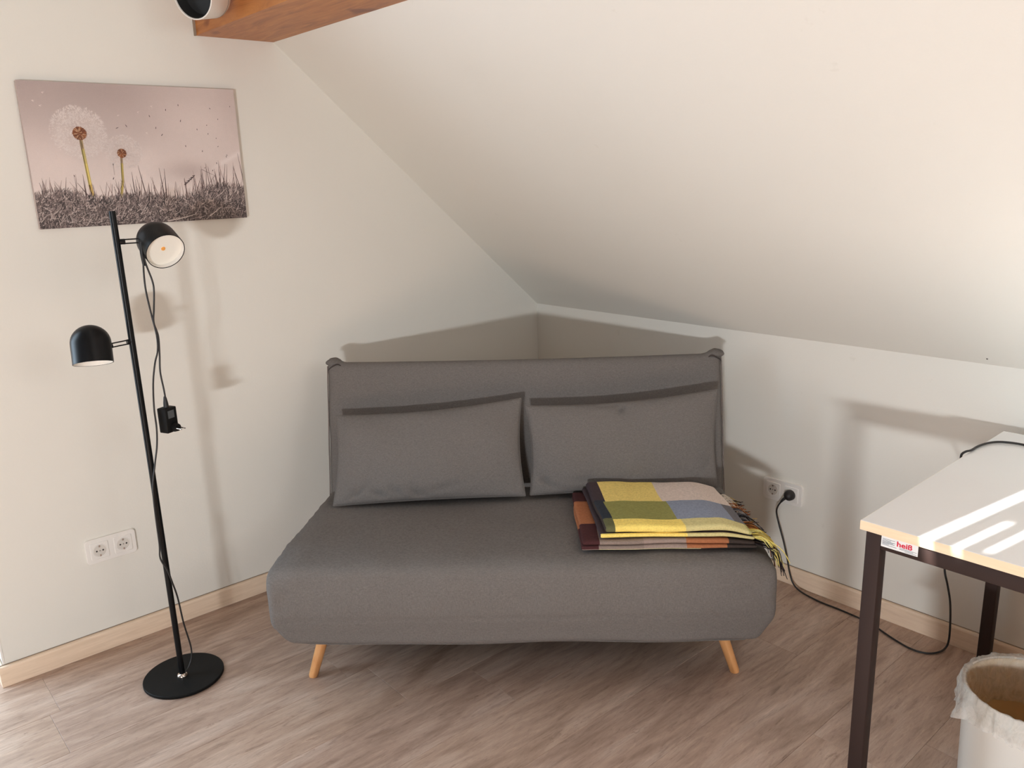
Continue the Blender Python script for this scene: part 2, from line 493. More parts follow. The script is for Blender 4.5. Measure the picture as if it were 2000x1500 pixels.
def rbox(n, half, r, deform):
    """rounded box surface with n=(nx,ny,nz) cells; deform maps (p, unit box coords) -> p"""
    nx, ny, nz = n; idx = {}; V_ = []; F_ = []
    def vert(i, j, k):
        key = (i, j, k)
        if key not in idx:
            def w(t, m): # a little denser near the ends
                s_ = 2 * t / m - 1; return .72 * s_ + .28 * math.sin(s_ * math.pi / 2)
            q = Vector((w(i, nx) * half[0], w(j, ny) * half[1], w(k, nz) * half[2]))
            c = Vector([max(-h_ + r, min(h_ - r, a)) for a, h_ in zip(q, half)])
            d = q - c
            p_ = c + d.normalized() * r if d.length > 1e-9 else q
            idx[key] = len(V_); V_.append(deform(p_))
        return idx[key]
    for i in range(nx):
        for j in range(ny):
            F_.append((vert(i, j, 0), vert(i, j + 1, 0), vert(i + 1, j + 1, 0), vert(i + 1, j, 0)))
            F_.append((vert(i, j, nz), vert(i + 1, j, nz), vert(i + 1, j + 1, nz), vert(i, j + 1, nz)))
    for i in range(nx):
        for k in range(nz):
            F_.append((vert(i, 0, k), vert(i + 1, 0, k), vert(i + 1, 0, k + 1), vert(i, 0, k + 1)))
            F_.append((vert(i, ny, k), vert(i, ny, k + 1), vert(i + 1, ny, k + 1), vert(i + 1, ny, k)))
    for j in range(ny):
        for k in range(nz):
            F_.append((vert(0, j, k), vert(0, j, k + 1), vert(0, j + 1, k + 1), vert(0, j + 1, k)))
            F_.append((vert(nx, j, k), vert(nx, j + 1, k), vert(nx, j + 1, k + 1), vert(nx, j, k + 1)))
    return V_, F_
def N(p_, s=1.0, o=0.0): return noise.noise(Vector(p_) * s + Vector((o, o * 1.7, -o)))
def sm(a, b, x):
    t_ = max(0, min(1, (x - a) / (b - a))); return t_ * t_ * (3 - 2 * t_)

def seat_def(p_):
    # box centred at (0,.31,.3025): v 0..0.62, z .18..0.425
    x, y_, z = p_.x, p_.y + .31, p_.z + .3025
    s_ = 1 - .058 * sm(.03, .62, y_)
    if x > 0: s_ = 1 - .035 * sm(.03, .62, y_)
    low = 1 - sm(.18, .30, z)
    s_ *= 1 - .056 * (1 - sm(.165, .262, z))
    x *= s_
    top = sm(.36, .425, z)
    z += .004 * top * (1 - (x / .7) ** 2) * sm(0, .15, y_)
    z -= .013 * sm(.25, .425, z) * ((1 - sm(-.01, .10, y_)) ** 2 + .8 * sm(.60, .71, abs(x)) ** 2)
    y_ += .010 * sm(.33, .43, z) ** 2 * (1 - sm(0, .05, y_))
    # front: slight belly, hem tucked back a touch
    fr = 1 - sm(0, .05, y_)
    y_ += fr * (.010 * low - .008 * math.sin(math.pi * sm(.18, .42, z)))
    # wavy hem
    if z < .24:
        z += low * (.0015 * math.sin(x * 9 + .8) + .004 * N((x, 0, 0), 4) + .008 * sm(.5, .7, -x))
    w = .0045 * N((x, y_, z), 5, 3) + .002 * N((x, y_, z), 14, 5)
    ed = sm(.58, .70, abs(x))
    w += ed * .005 * N((x, y_ * 1.5, z), 22, 9)
    n_ = Vector((x * .3, -fr, top)).normalized() if (fr + top) > 0 else Vector((1 if x > 0 else -1, 0, 0))
    p2 = Vector((x, y_, z)) + n_ * w
    # pleat line along the front
    p2.y += fr * .0022 * math.exp(-((z - .272) / .0035) ** 2)
    return p2
V_, F_ = rbox((96, 40, 36), (.707, .31, .1245), .022, seat_def)
seat = mesh('seat_cover', V_, F_, M['sofa'], sofa, True)

BV0, BZ0, BV1, BZ1 = .57, .42, .705, .857     # front face of the backrest
bd = Vector((0, BV1 - BV0, BZ1 - BZ0)).normalized(); bn = Vector((0, -bd.z, bd.y))   # along and out of the face
def back_def(p_):
    # local: x width, y thickness (front = -), z along the panel
    x, t_, s_ = p_.x, p_.y, p_.z
    L = .34
    a = (s_ + L) / (2 * L)            # 0 bottom .. 1 top
    hw = 1.0
    x = x * (1 + .012 * a) + .012
    sag = .006 * (1 - (x / .68) ** 2) * sm(.9, 1, a)
    s_ -= sag
    ear = sm(.615, .675, abs(x - .012)) * sm(.93, 1, a)
    s_ += ear * .020; x += ear * .004 * (1 if x > 0 else -1)
    w = .004 * N((x, t_, s_), 5, 7) + .0015 * N((x, t_, s_), 18, 2)
    w += sm(.58, .68, abs(x)) * .004 * N((x, t_, s_), 20, 4)
    if t_ < 0:
        w -= .0018 * math.exp(-((s_ - .155) / .004) ** 2) * (1 - sm(-.1, .1, x)) # crease near the left
    base = Vector((x, BV1, BZ1)) + bd * (s_ - L) + bn * (-t_ - .055)
    return base + bn * w * (1 if t_ < 0 else -1)
V_, F_ = rbox((80, 10, 44), (.672, .055, .34), .03, back_def)
back = mesh('backrest', V_, F_, M['sofa'], sofa, True)
# side seams of the backrest cover
for sgn in (-1, 1):
    pts = []
    for a in np.linspace(-.32, .325, 22):
        q = Vector((sgn * (.668 + .008 * (a + .34) / .68) + .012, BV1, BZ1)) + bd * (a - .34) + bn * (-.012 + .0015 * math.sin(a * 31))
        pts.append(q + Vector((sgn * .003, 0, 0)))
    tube('seam', pts, .0022, M['sofa_dark'], back, 6, 2)
    # gathered cover corner ("ear")
    c = Vector((sgn * .660 + .014, BV1, BZ1)) + bn * (-.035) + bd * .000
    V2 = []; F2 = []; nu, nv = 18, 10
    for i in range(nv + 1):
        for j in range(nu):
            th = math.pi * i / nv; ph = 2 * math.pi * j / nu
            rr_ = 1 + .10 * math.sin(5 * ph + 2 * th)
            q = Vector((math.sin(th) * math.cos(ph) * .030 * rr_, math.sin(th) * math.sin(ph) * .034 * rr_, math.cos(th) * .016))
            q.z -= sgn * -1 * 0; q.z -= .35 * max(0, -sgn * q.x) * 1.0
            V2.append(c + q)
    for i in range(nv):
        for j in range(nu):
            F2.append((i * nu + j, (i + 1) * nu + j, (i + 1) * nu + (j + 1) % nu, i * nu + (j + 1) % nu))
    mesh('corner_fold', V2, F2, M['sofa'], back, True)
    tube('crease_shade', [c + Vector((-sgn * .034, -.030, -.014)), c + Vector((-sgn * .018, -.037, .000)), c + Vector((sgn * .006, -.036, -.010)), c + Vector((sgn * .020, -.030, -.024))], lambda t_: .0026 * math.sin(math.pi * min(1, max(0, t_))) + .0004, M['painted_crease'], back, 6, 6)  # dark tube standing in for the shade under the fold
# seat cover seam along the front corners
for sgn in (-1, 1):
    hw = .698
    pts = [(sgn * .69, .012, .395), (sgn * .7035, .016, .35), (sgn * .705, .018, .30), (sgn * .698, .020, .25), (sgn * .676, .022, .205)]
    tube('seam', pts, .0020, M['sofa_dark'], seat, 6, 6)
def hemz(x): return .1805 + .0015 * math.sin(x * 9 + .8) + .004 * N((x, 0, 0), 4) + .008 * sm(.5, .7, -x)
tube('hem', [Vector((x, .020 + .008 * sm(.6, .68, abs(x)), hemz(x))) for x in np.linspace(-.63, .63, 40)], .0016, M['sofa'], seat, 6, 2)
# legs
for (fx, fy, tx, ty) in ((-.642, .14, -.612, .165), (.634, .14, .602, .165), (-.56, .56, -.54, .53), (.56, .56, .54, .53)):
    d = Vector((tx - fx, ty - fy, .10)); a = Vector((fx, fy, 0)); L = d.length * 2.2; dn = d.normalized()
    ln = lathe('leg', [(0, 0), (.0130, 0), (.0142, .003), (.0195, L), (0, L)], M['beech'], sofa, 24, a + Vector((0, 0, .0)), dn)
    for v_ in ln.data.vertices:
        if v_.co.z < .006: v_.co.z = 0.0005
# dark boxes added under the seat to block low light
box('under_light_block', (-.60, .17, .125), (.60, .60, .235), M['hole'], sofa, .01)
box('under_light_block', (-.56, .28, .055), (.56, .58, .13), M['hole'], sofa, .01)

# ---- cushions
def pillow(name, corners, T, label, seed, dents=()):
    """corners TL,TR,BR,BL in sofa local coordinates (mid plane)"""
    TL, TR, BR, BL = [Vector(c) for c in corners]
    nx, ny = 56, 30
    c0 = (TL + TR + BR + BL) / 4
    ex = (TR - TL).normalized(); ey = (TL - BL).normalized(); nn = ex.cross(ey).normalized()   # points to +v? fix below
    if nn.y > 0: nn = -nn
    loc = W(*c0)
    root = empty(name, loc, A_, label=label, cat='cushion', group='cushions leaning on the sofa back')
    V_ = []; F_ = []
    def pos(s_, t_, side):
        x = s_; y_ = t_
        # concave edges
        bx = .013 * math.sin(math.pi * y_); by = .010 * math.sin(math.pi * x)
        P_ = BL.lerp(BR, x).lerp(TL.lerp(TR, x), y_)
        P_ = P_ + ex * bx * (1 - 2 * x) + ey * by * (1 - 2 * y_) * (1.5 if y_ > .5 else .5)
        e = max(0, (1 - (2 * x - 1) ** 2)) * max(0, (1 - (2 * y_ - 1) ** 2))
        h_ = T * e ** .42
        # belly sinks towards the bottom
        h_ *= 1 + .18 * (1 - 2 * y_) * e
        w = N((x * 2, y_ * 1.2, side), 2.4, seed) * .008 + N((x * 3, y_ * 2, side), 6, seed + 1) * .002
        cr_ = 0
        for (cx, cy, ang, amp, ln) in dents:
            dx, dy = (x - cx) * 2.1, (y_ - cy)
            a = dx * math.cos(ang) + dy * math.sin(ang); b = -dx * math.sin(ang) + dy * math.cos(ang)
            cr_ -= 1.5 * amp * math.exp(-(b / .020) ** 2 - (a / ln) ** 2)
        return P_ + nn * side * (h_ + (w + cr_ * (side > 0)) * min(1, e * 6))
    idx = {}
    for side in (1, -1):
        for i in range(nx + 1):
            for j in range(ny + 1):
                bd_ = i in (0, nx) or j in (0, ny)
                if side == -1 and bd_: idx[(side, i, j)] = idx[(1, i, j)]; continue
                s_ = .5 - .5 * math.cos(math.pi * i / nx); t_ = .5 - .5 * math.cos(math.pi * j / ny)
                idx[(side, i, j)] = len(V_); V_.append(pos(s_, t_, side) - c0)
    for i in range(nx):
        for j in range(ny):
            a = [(i, j), (i + 1, j), (i + 1, j + 1), (i, j + 1)]
            F_.append(tuple(idx[(1, *q)] for q in a)); F_.append(tuple(idx[(-1, *q)] for q in reversed(a)))
    mesh('cushion_body', V_, F_, M['sofa'], root, True)
    ring = [pos(.5 - .5 * math.cos(math.pi * i / 40), 0, 1) for i in range(41)] + [pos(1, .5 - .5 * math.cos(math.pi * i / 24), 1) for i in range(1, 25)] \
        + [pos(.5 + .5 * math.cos(math.pi * i / 40), 1, 1) for i in range(1, 41)] + [pos(0, .5 + .5 * math.cos(math.pi * i / 24), 1) for i in range(1, 25)]
    tube('seam', [q - c0 for q in ring], .0020, M['sofa'], root, 5, 0)
    return root
pillow('cushion', [(-.616, .575, .699), (.006, .585, .742), (.014, .440, .454), (-.612, .425, .437)], .056,
       'grey rectangular cushion leaning on the sofa back, the one nearer the floor lamp', 1,
       [(.12, .10, .5, .012, .12), (.24, .08, -.5, .012, .10), (.33, .10, -.6, .010, .08), (.45, .06, -.55, .012, .13), (.97, .14, .9, .012, .06), (.6, .10, .2, .006, .2), (.55, .95, -.6, .004, .08)])
pillow('cushion', [(.022, .565, .720), (.650, .562, .763), (.640, .475, .456), (.030, .455, .450)], .050,
       'grey rectangular cushion leaning on the sofa back, the one behind the folded throws', 5,
       [(.49, .93, 2.2, .016, .09), (.42, .97, .1, .008, .08), (.06, .16, -.7, .012, .10), (.10, .10, -.5, .010, .12), (.3, .12, -.1, .006, .2), (.95, .25, .9, .010, .06)])

# ------------------------------------------------------------------ folded throws
def C8(r, g, b): return srgb(r, g, b)
Y1, Y2 = C8(206, 184, 108), C8(226, 202, 108); OL = C8(130, 128, 74); GB = C8(126, 133, 146); BE = C8(192, 178, 166)
PY = C8(192, 182, 128); NV = C8(44, 48, 54); CH = C8(62, 52, 54); DO = C8(92, 92, 62); TP = C8(138, 122, 112); RU = C8(152, 98, 66); DB = C8(58, 50, 46); MA = C8(66, 38, 38); CREAM = C8(196, 190, 150)

def throw_top_col(u, v, z, n_):
    if n_.x < -.6: return CH if v > .28 else (DB if z > .485 else TP)
    if u < .262 - .10 * (.40 - v) * .3: return CH if v > .27 else (NV if v > .13 else DO)
    if v > .262: return Y1 if u < .428 else BE
    if v > .122: return OL if u < .438 else (GB if u < .60 else C8(98, 96, 98))
    return (Y2 if u < .452 else (PY if u < .625 else C8(168, 164, 104)))
def throw_low_col(u, v, z, n_):
    if n_.x < -.6: return TP if z < .4405 and v < .12 else (MA if v > .36 or v < .19 else RU)
    if z < .4425 and n_.y < -.2: return TP if u < .215 else (CREAM if u < .50 else DB)
    if u < .218: return MA if v > .36 or v < .19 else RU
    if u < .345: return C8(126, 112, 102)
    if u < .462: return TP
    if u < .575: return RU
    return DB

def layer(name, u0, u1, v0, v1, z0, z1, r, colf, seed, droop, parent, skew=0.0):
    hu, hv, hz = (u1 - u0) / 2, (v1 - v0) / 2, (z1 - z0) / 2
    cu, cv, cz = (u0 + u1) / 2, (v0 + v1) / 2, (z0 + z1) / 2
    raw = []
    def df(p_):
        u, v, z = p_.x + cu, p_.y + cv, p_.z + cz
        f = (p_.z / hz + 1) / 2
        raw.append((u, v, z))
        u2 = u + .006 * N((u, v, 0), 7, seed) + skew * (v - cv) * (-1)
        v2 = v + .008 * N((u, v, 0), 6, seed + 3) * (1 if v < cv else .5)
        am = 1.0 if seed == 22 else .3
        z2 = z + .0045 * am * N((u, v, z * 3), 8, seed + 5) * f + .0012 * am * N((u, v, z), 25, seed)
        z2 += .0035 * am * f * math.sin(u * 17 + seed)*sm(cv, v1, v)
        d = droop(u, v) + squash(u, z2); z2 -= d
        return Vector((u2, v2, z2))
    V_, F_ = rbox((56, 40, 6), (hu, hv, hz), r, df)
    # raw positions are in vertex order
    cols = []
    for f in F_:
        c = [sum(raw[i][k] for i in f) / 4 for k in range(3)]
        p0, p1, p2 = [Vector(raw[f[i]]) for i in (0, 1, 2)]
        n_ = (p1 - p0).cross(p2 - p0)
        n_ = n_.normalized() if n_.length > 0 else Vector((0, 0, 1))
        # outward
        if n_.dot(Vector((c[0] - cu, c[1] - cv, (c[2] - cz) * 6))) < 0: n_ = -n_
        cols.append(colf(c[0], c[1], c[2], n_))
    me = mesh(name, [Vector(v_) for v_ in V_], F_, M['throw'], parent, True, cols=cols)
    return me

def squash(u, z): return (z - .4385) * .42 * sm(.54, .665, u)
def droop_low(u, v): return 0.0
def droop_top(u, v): return 0.0
ORG = Vector((0, 0, 0))
throw_l = empty('folded_throw', SC, A_, label='brown and rust checked folded throw, the lower of the two stacked on the sofa seat', cat='blanket')
layer('folded_layer', .168, .655, .060, .442, .4385, .4515, .006, throw_low_col, 11, droop_low, throw_l, .03)
layer('folded_layer', .172, .650, .064, .438, .4525, .4655, .006, throw_low_col, 12, droop_low, throw_l, .03)
throw_t = empty('folded_throw', SC, A_, label='yellow, green and grey checked folded throw lying on top of the brown one', cat='blanket')
layer('folded_layer', .215, .640, .072, .430, .4705, .4820, .0055, lambda u, v, z, n_: (CH if u < .34 else BE) if v > .39 else (CH if n_.x < -.5 else (Y2 if u < .45 else PY) if n_.y < -.2 else CH), 21, droop_top, throw_t, .10)
layer('folded_layer', .226, .636, .074, .420, .4845, .5045, .0095, throw_top_col, 22, droop_top, throw_t, .10)

# fringes
def fringe(name, parent, n, start, length, cols, seed, dirf, r=.0012, spread=.02):
    rn = random.Random(seed); V_ = []; F_ = []; C_ = []
    for i in range(n):
        f = (i + rn.random() * .8) / n
        a = start(f) + Vector((0, 0, rn.uniform(-.004, .004)))
        d = dirf(f).normalized(); L = length(f) * rn.uniform(.75, 1.15)
        sd = Vector((rn.uniform(-1, 1), rn.uniform(-1, 1), rn.uniform(-.4, .4))) * spread
        q1 = a + d * L * .35 + Vector((0, 0, .010)) * rn.random() + sd * .3
        q2 = a + d * L * .7 + Vector((0, 0, -L * .22)) + sd * .7
        q3 = a + d * L * .88 + Vector((0, 0, -L * .55)) + sd
        for q in (q1, q2, q3):
            if q.x < .712: q.z = max(q.z, .441 + rn.random() * .006)
        k0 = len(F_)
        tube_data(cr([a, q1, q2, q3], 4), lambda t_: r * (1 - .3 * t_), 4, V_, F_)
        c = cols(f, rn)
        C_ += [c] * (len(F_) - k0)
    o = mesh(name, V_, F_, M['throw'], parent, False, cols=C_)
    o['kind'] = 'stuff'
    return o
def fcol(f, rn):
    if f > .80: return C8(196, 188, 174)
    if f > .66: return rn.choice([C8(150, 96, 62), C8(60, 44, 38), C8(188, 170, 150)])
    if f > .34: return rn.choice([C8(48, 44, 46), C8(96, 96, 100), C8(40, 38, 38), C8(140, 136, 130)])
    if f > .20: return rn.choice([C8(70, 62, 50), C8(150, 96, 52)])
    return rn.choice([C8(214, 196, 104), C8(196, 186, 116), C8(226, 208, 120)])
fringe('fringe', throw_t, 110, lambda f: Vector((.640 - .10 * (.078 + f * .34 - .25) + .002, .078 + f * .32, .4600)),
       lambda f: .050 + .045 * (1 - f), fcol, 5, lambda f: Vector((1, -.25 - .55 * (1 - f), -.08)), .0017, .018)
fringe('fringe', throw_l, 90, lambda f: Vector((.652 - .03 * (.06 + f * .38 - .26), .066 + f * .34, .4460)),
       lambda f: .045 + .055 * (1 - f) ** 2, lambda f, rn: rn.choice([C8(38, 32, 32), C8(52, 44, 42), C8(30, 26, 28)] + ([C8(150, 92, 52), C8(176, 150, 90)] if f > .12 else [])), 6, lambda f: Vector((1, -.3 - .5 * (1 - f), -.25)), .0016, .014)

# ------------------------------------------------------------------ floor lamp
LX, LY = -1.842, -.353
lamp = empty('floor_lamp', (LX, LY, 0), label='black two-headed metal floor lamp standing on a round base by the gable wall', cat='lamp')
def LL(p_): return Vector((p_[0] - LX, p_[1] - LY, p_[2]))
lathe('base', [(0, .0005), (.1155, .0005), (.1165, .002), (.1165, .0085), (.1150, .0100), (0, .0100)], M['black_flat'], lamp, 72, (.007, .009, 0))
lathe('collar', [(.0084, .010), (.0155, .010), (.0160, .013), (.0130, .019), (.0084, .021)], M['chrome'], lamp, 32)
tube('pole', [(0, 0, .010), (-.002, 0, .7), (-.006, 0, 1.403)], .0085, M['black'], lamp, 20, 6)

def lamp_head(cen, axis, arm_from, arm_to, R=.050, L=.105):
    """cen: centre of the opening; axis points out of the opening"""
    ax = Vector(axis).normalized(); c = LL(cen)
    prof = [(R, 0), (R, -L + R)]
    for i in range(1, 13):
        a = i / 12 * math.pi / 2; prof.append((R * math.cos(a) if i < 12 else 0, -L + R - R * .98 * math.sin(a)))
    inner = [(R - .0018, 0), (R - .0018, -L + R)]
    for i in range(1, 13):
        a = i / 12 * math.pi / 2; inner.append(((R - .0018) * math.cos(a) if i < 12 else 0, -L + R - (R * .98 - .002) * math.sin(a)))
    sh = lathe('lamp_shade', list(reversed(prof)) + [(R - .0018, 0)], M['black'], lamp, 48, c, ax, True, 50)
    lathe('shade_lining', [(inner[0][0] - .0003, -.0006)] + [(max(0, a - .0004), b) for a, b in inner[1:]], M['white_paint'], sh, 48, c, ax, True, 50)
    lathe('diffuser', [(0, -.016), (R - .0025, -.014), (R - .0025, -.018), (0, -.019)], M['diffuser'], sh, 40, c, ax)
    lathe('diode', [(0, -.0135), (.005, -.0138), (.006, -.0160)], M['led'], sh, 20, c, ax)
    a, b = LL(arm_from), LL(arm_to)
    d = (b - a).normalized(); upv = Vector((0, 0, 1))
    V_, F_ = [], []
    tube_data([a, a + d * .014], .0075, 12, V_, F_)
    for s_ in (-1, 1):
        tube_data([a + d * .008 + upv * s_ * .0052, b + upv * s_ * .0052], .0018, 8, V_, F_)
    tube_data([b - d * .004, b + d * .006], .0075, 12, V_, F_)
    mesh('arm', V_, F_, M['black'], lamp)
    return sh
lamp_head((-1.740, -.400, 1.290), (.05, -.80, -.45), (-1.841, -.353, 1.322), (-1.790, -.360, 1.322), .053, .108)
lamp_head((-1.953, -.362, 1.010), (-.10, -.30, -.95), (-1.845, -.353, 1.053), (-1.902, -.356, 1.050))
yc = -.372
cord_pts = [(-1.788, yc, 1.318), (-1.793, yc, 1.27), (-1.797, yc, 1.20), (-1.792, yc, 1.13), (-1.785, yc, 1.065), (-1.788, yc, 1.02), (-1.800, yc, .985), (-1.812, yc, .93), (-1.819, yc, .86), (-1.820, yc, .80),
            (-1.826, yc, .75), (-1.838, yc, .70), (-1.853, yc, .63), (-1.857, yc, .55), (-1.858, yc, .46), (-1.861, yc, .415), (-1.848, yc - .004, .375), (-1.838, yc, .33), (-1.826, yc + .01, .27), (-1.818, yc + .015, .18), (-1.806, yc + .02, .10), (-1.808, yc + .02, .058), (-1.822, yc + .018, .030), (-1.836, LY - .006, .022)]
tube('lamp_cord', [LL(q) for q in cord_pts], .0025, M['cable'], lamp, 8, 6)
cord2 = [(-1.789, yc - .004, 1.318), (-1.790, yc - .004, 1.27), (-1.778, yc - .004, 1.215), (-1.777, yc - .004, 1.185), (-1.784, yc - .004, 1.135), (-1.789, yc - .004, 1.10), (-1.781, yc, 1.06), (-1.784, yc, 1.01), (-1.789, yc, .96), (-1.786, yc, .91), (-1.785, yc, .886)]
tube('adapter_cord', [LL(q) for q in cord2], .0025, M['cable'], lamp, 8, 6)
tube('cord_sleeve', [LL((-1.791, yc, 1.318)), LL((-1.794, yc - .002, 1.285)), LL((-1.793, yc - .002, 1.255))], lambda t_: .0065 - .003 * t_, M['cable'], lamp, 10, 4)

# wall-plug adapter hanging from the lamp cord
ad = empty('adapter_body', LL((-1.786, yc, .784)), math.radians(24)); ad.parent = lamp; ad.name = 'plug_adapter'
ad['label'] = 'black plug-in power adapter hanging from the cord'
box('housing', (-.0205, -.016, 0), (.0205, .016, .072), M['black_flat'], ad, .003, 2)
lathe('strain_relief', [(.0075, .072), (.0065, .085), (.0042, .100), (.0028, .104), (0, .104)], M['cable'], ad, 16)
box('rating_label', (-.012, -.0163, .042), (.010, -.0160, .064), M['label_adapter'], ad)
lathe('plug_body', [(0, 0), (.0125, 0), (.0135, .004), (.010, .016), (0, .016)], M['black_flat'], ad, 20, (.004, -.016, .014), (0, -1, 0))
for s_ in (-1, 1):
    tube('pin', [(.004 + s_ * .007, -.030, .013), (.004 + s_ * .0065, -.050, .012)], .0020, M['chrome'], ad, 8, 0)

# ------------------------------------------------------------------ picture
PX, PZ, PW, PH = -1.953, 1.353, .620, .405
pic = empty('canvas_picture', (PX, -.002, PZ), label='wide canvas print of two dandelion clocks above grey grass on the gable wall', cat='picture')
DEP = .018
bm = bmesh.new(); box_bm(bm, (0, -DEP, 0), (PW, 0, PH), .0012, 1)
bm_obj('canvas', bm, M['canvas_side'], pic)
rn = random.Random(11)
PV, PF, PC = [], [], []
layer_k = [0]
def pcol(c, k=1.0): return (c[0] * k, c[1] * k, c[2] * k, 1)
def poly(pts, c, dz=None):
    layer_k[0] += 1
    y_ = -DEP - .0002 - (dz if dz is not None else layer_k[0] * 6e-8)
    pts = [(min(PW, max(0, x)), min(PH, max(0, z))) for x, z in pts]
    b = len(PV); PV.extend([(x, y_, z) for x, z in pts]); PF.append(tuple(range(b, b + len(pts)))); PC.append(c)
def stroke(x0, z0, x1, z1, w0, w1, c, bend=0, seg=3):
    dx, dz = x1 - x0, z1 - z0; L = math.hypot(dx, dz) or 1e-6; nx, nz = -dz / L, dx / L
    prev = None
    for i in range(seg + 1):
        t_ = i / seg; w = w0 + (w1 - w0) * t_; bx = bend * t_ * t_
        cx, cz = x0 + dx * t_ + nx * bx, z0 + dz * t_ + nz * bx
        cur = ((cx - nx * w, cz - nz * w), (cx + nx * w, cz + nz * w))
        if prev: poly([prev[0], cur[0], cur[1], prev[1]], c)
        prev = cur
def lerp3(a, b, t_): return tuple(a[i] + (b[i] - a[i]) * t_ for i in range(3)) + (1,)
# sky of the print: smooth tonal grid
gx, gz = 124, 81
skyA, skyB, skyC = srgb(176, 160, 156), srgb(210, 195, 190), srgb(226, 212, 206)
puffs = [(.1405, .269, .074, .071), (.257, .213, .052, .048)]
for i in range(gx):
    for j in range(gz):
        x = (i + .5) / gx; z = (j + .5) / gz
        d = 1 - z
        c = lerp3(skyC, skyB, sm(.2, .7, z)); c = lerp3(c, skyA, sm(.45, 1.0, z) * (1 - .75 * sm(.35, .8, x)))
        c = lerp3(c, skyC, .55 * math.exp(-((x - .80) / .16) ** 2 - ((z - .66) / .30) ** 2))
        c = lerp3(c, srgb(176, 158, 154), .6 * math.exp(-((x - .72) / .12) ** 2 - ((z - .38) / .08) ** 2))
        c = lerp3(c, srgb(232, 220, 216), .8 * math.exp(-(((z - .50) - (x - .98) * .75) / .020) ** 2) * sm(.80, .92, x))
        X, Z = x * PW, z * PH
        for (cx, cz, rx, rz_) in puffs:
            q = math.hypot((X - cx) / rx, (Z - cz) / rz_)
            c = lerp3(c, srgb(224, 212, 206), .42 * (1 - sm(.65, 1.08, q)))
        nz_ = N((x * 5, z * 4, 0), 1, 3) * .05 + N((x * 40, z * 30, 0), 1, 3) * .015
        c = pcol(c, 1 + nz_)
        b = len(PV); x0, x1, z0, z1 = i / gx * PW, (i + 1) / gx * PW, j / gz * PH, (j + 1) / gz * PH
        PV.extend([(x0, -DEP - .0002, z0), (x1, -DEP - .0002, z0), (x1, -DEP - .0002, z1), (x0, -DEP - .0002, z1)]); PF.append((b, b + 1, b + 2, b + 3)); PC.append(c)
layer_k[0] = 400
# white wisps and seeds
for (x, z) in [(.0316, .3531), (.06, .3753), (.0477, .3395), (.2531, .3174), (.3116, .3283), (.3287, .269), (.353, .3466)]:
    for k in range(7):
        a = rn.uniform(-.9, .3); L = rn.uniform(.003, .008)
        stroke(x, z, x + L * math.cos(a), z + L * math.sin(a), .0004, .0002, srgb(226, 214, 208))
# dandelion clocks
for (cx, cz, rx, rz_), (hx, hz, hr), nfil in ((puffs[0], (.1424, .2653, .0205), 900), (puffs[1], (.2510, .2090, .0145), 560)):
    for k in range(nfil):
        a = rn.uniform(0, 2 * math.pi); q = math.sqrt(rn.uniform(.02, 1.0))
        ex_, ez_ = cx + rx * q * math.cos(a), cz + rz_ * q * math.sin(a)
        dx, dz = ex_ - hx, ez_ - hz; L = math.hypot(dx, dz); dx /= L; dz /= L
        sc_ = rn.uniform(.0035, .008) * (rx / .074)
        if rn.random() < .35: stroke(hx + dx * hr, hz + dz * hr, ex_, ez_, .00012, .00010, srgb(206, 190, 184), 0, 1)
        for m_ in range(4):
            b = math.atan2(dz, dx) + rn.uniform(-1.0, 1.0); g = rn.uniform(.92, 1.10)
            stroke(ex_, ez_, ex_ + sc_ * math.cos(b), ez_ + sc_ * math.sin(b), .00036, .00014, pcol(srgb(228, 217, 212), g), 0, 1)
# stems
def stem(pts, w, cols_):
    for (a, b), c in zip(zip(pts[:-1], pts[1:]), cols_):
        stroke(a[0], a[1], b[0], b[1], w, w, c, 0, 1)
        stroke(a[0] - w * .55, a[1], b[0] - w * .55, b[1], w * .35, w * .35, pcol(c, .55), 0, 1)
        stroke(a[0] + w * .2, a[1], b[0] + w * .2, b[1], w * .25, w * .25, pcol(c, 1.35), 0, 1)
stem([(.1432, .250), (.1442, .222), (.1468, .18), (.1500, .12), (.1545, .065)], .0046, [srgb(190, 164, 126), srgb(198, 180, 112), srgb(206, 186, 106), srgb(192, 162, 86)])
stem([(.2480, .198), (.2470, .180), (.2430, .13), (.2330, .085), (.231, .07)], .0036, [srgb(186, 160, 130), srgb(190, 170, 100), srgb(186, 166, 92), srgb(170, 150, 90)])
for (hx, hz, hr, n_) in ((.1424, .2653, .0205, 230), (.2510, .2090, .0145, 130)):
    poly([(hx + hr * .92 * math.cos(i * math.pi / 8), hz + hr * .92 * math.sin(i * math.pi / 8)) for i in range(16)], srgb(132, 82, 52))
    for k in range(n_):
        a = rn.uniform(0, 2 * math.pi); q = hr * math.sqrt(rn.random()); L = rn.uniform(.003, .007) * hr / .02
        c = rn.choice([srgb(122, 66, 34), srgb(98, 52, 30), srgb(150, 88, 48), srgb(196, 160, 128), srgb(108, 58, 34)])
        stroke(hx + q * .4 * math.cos(a), hz + q * .4 * math.sin(a), hx + q * math.cos(a), hz + q * math.sin(a), .0011 * hr / .02, .0006, c, 0, 1)
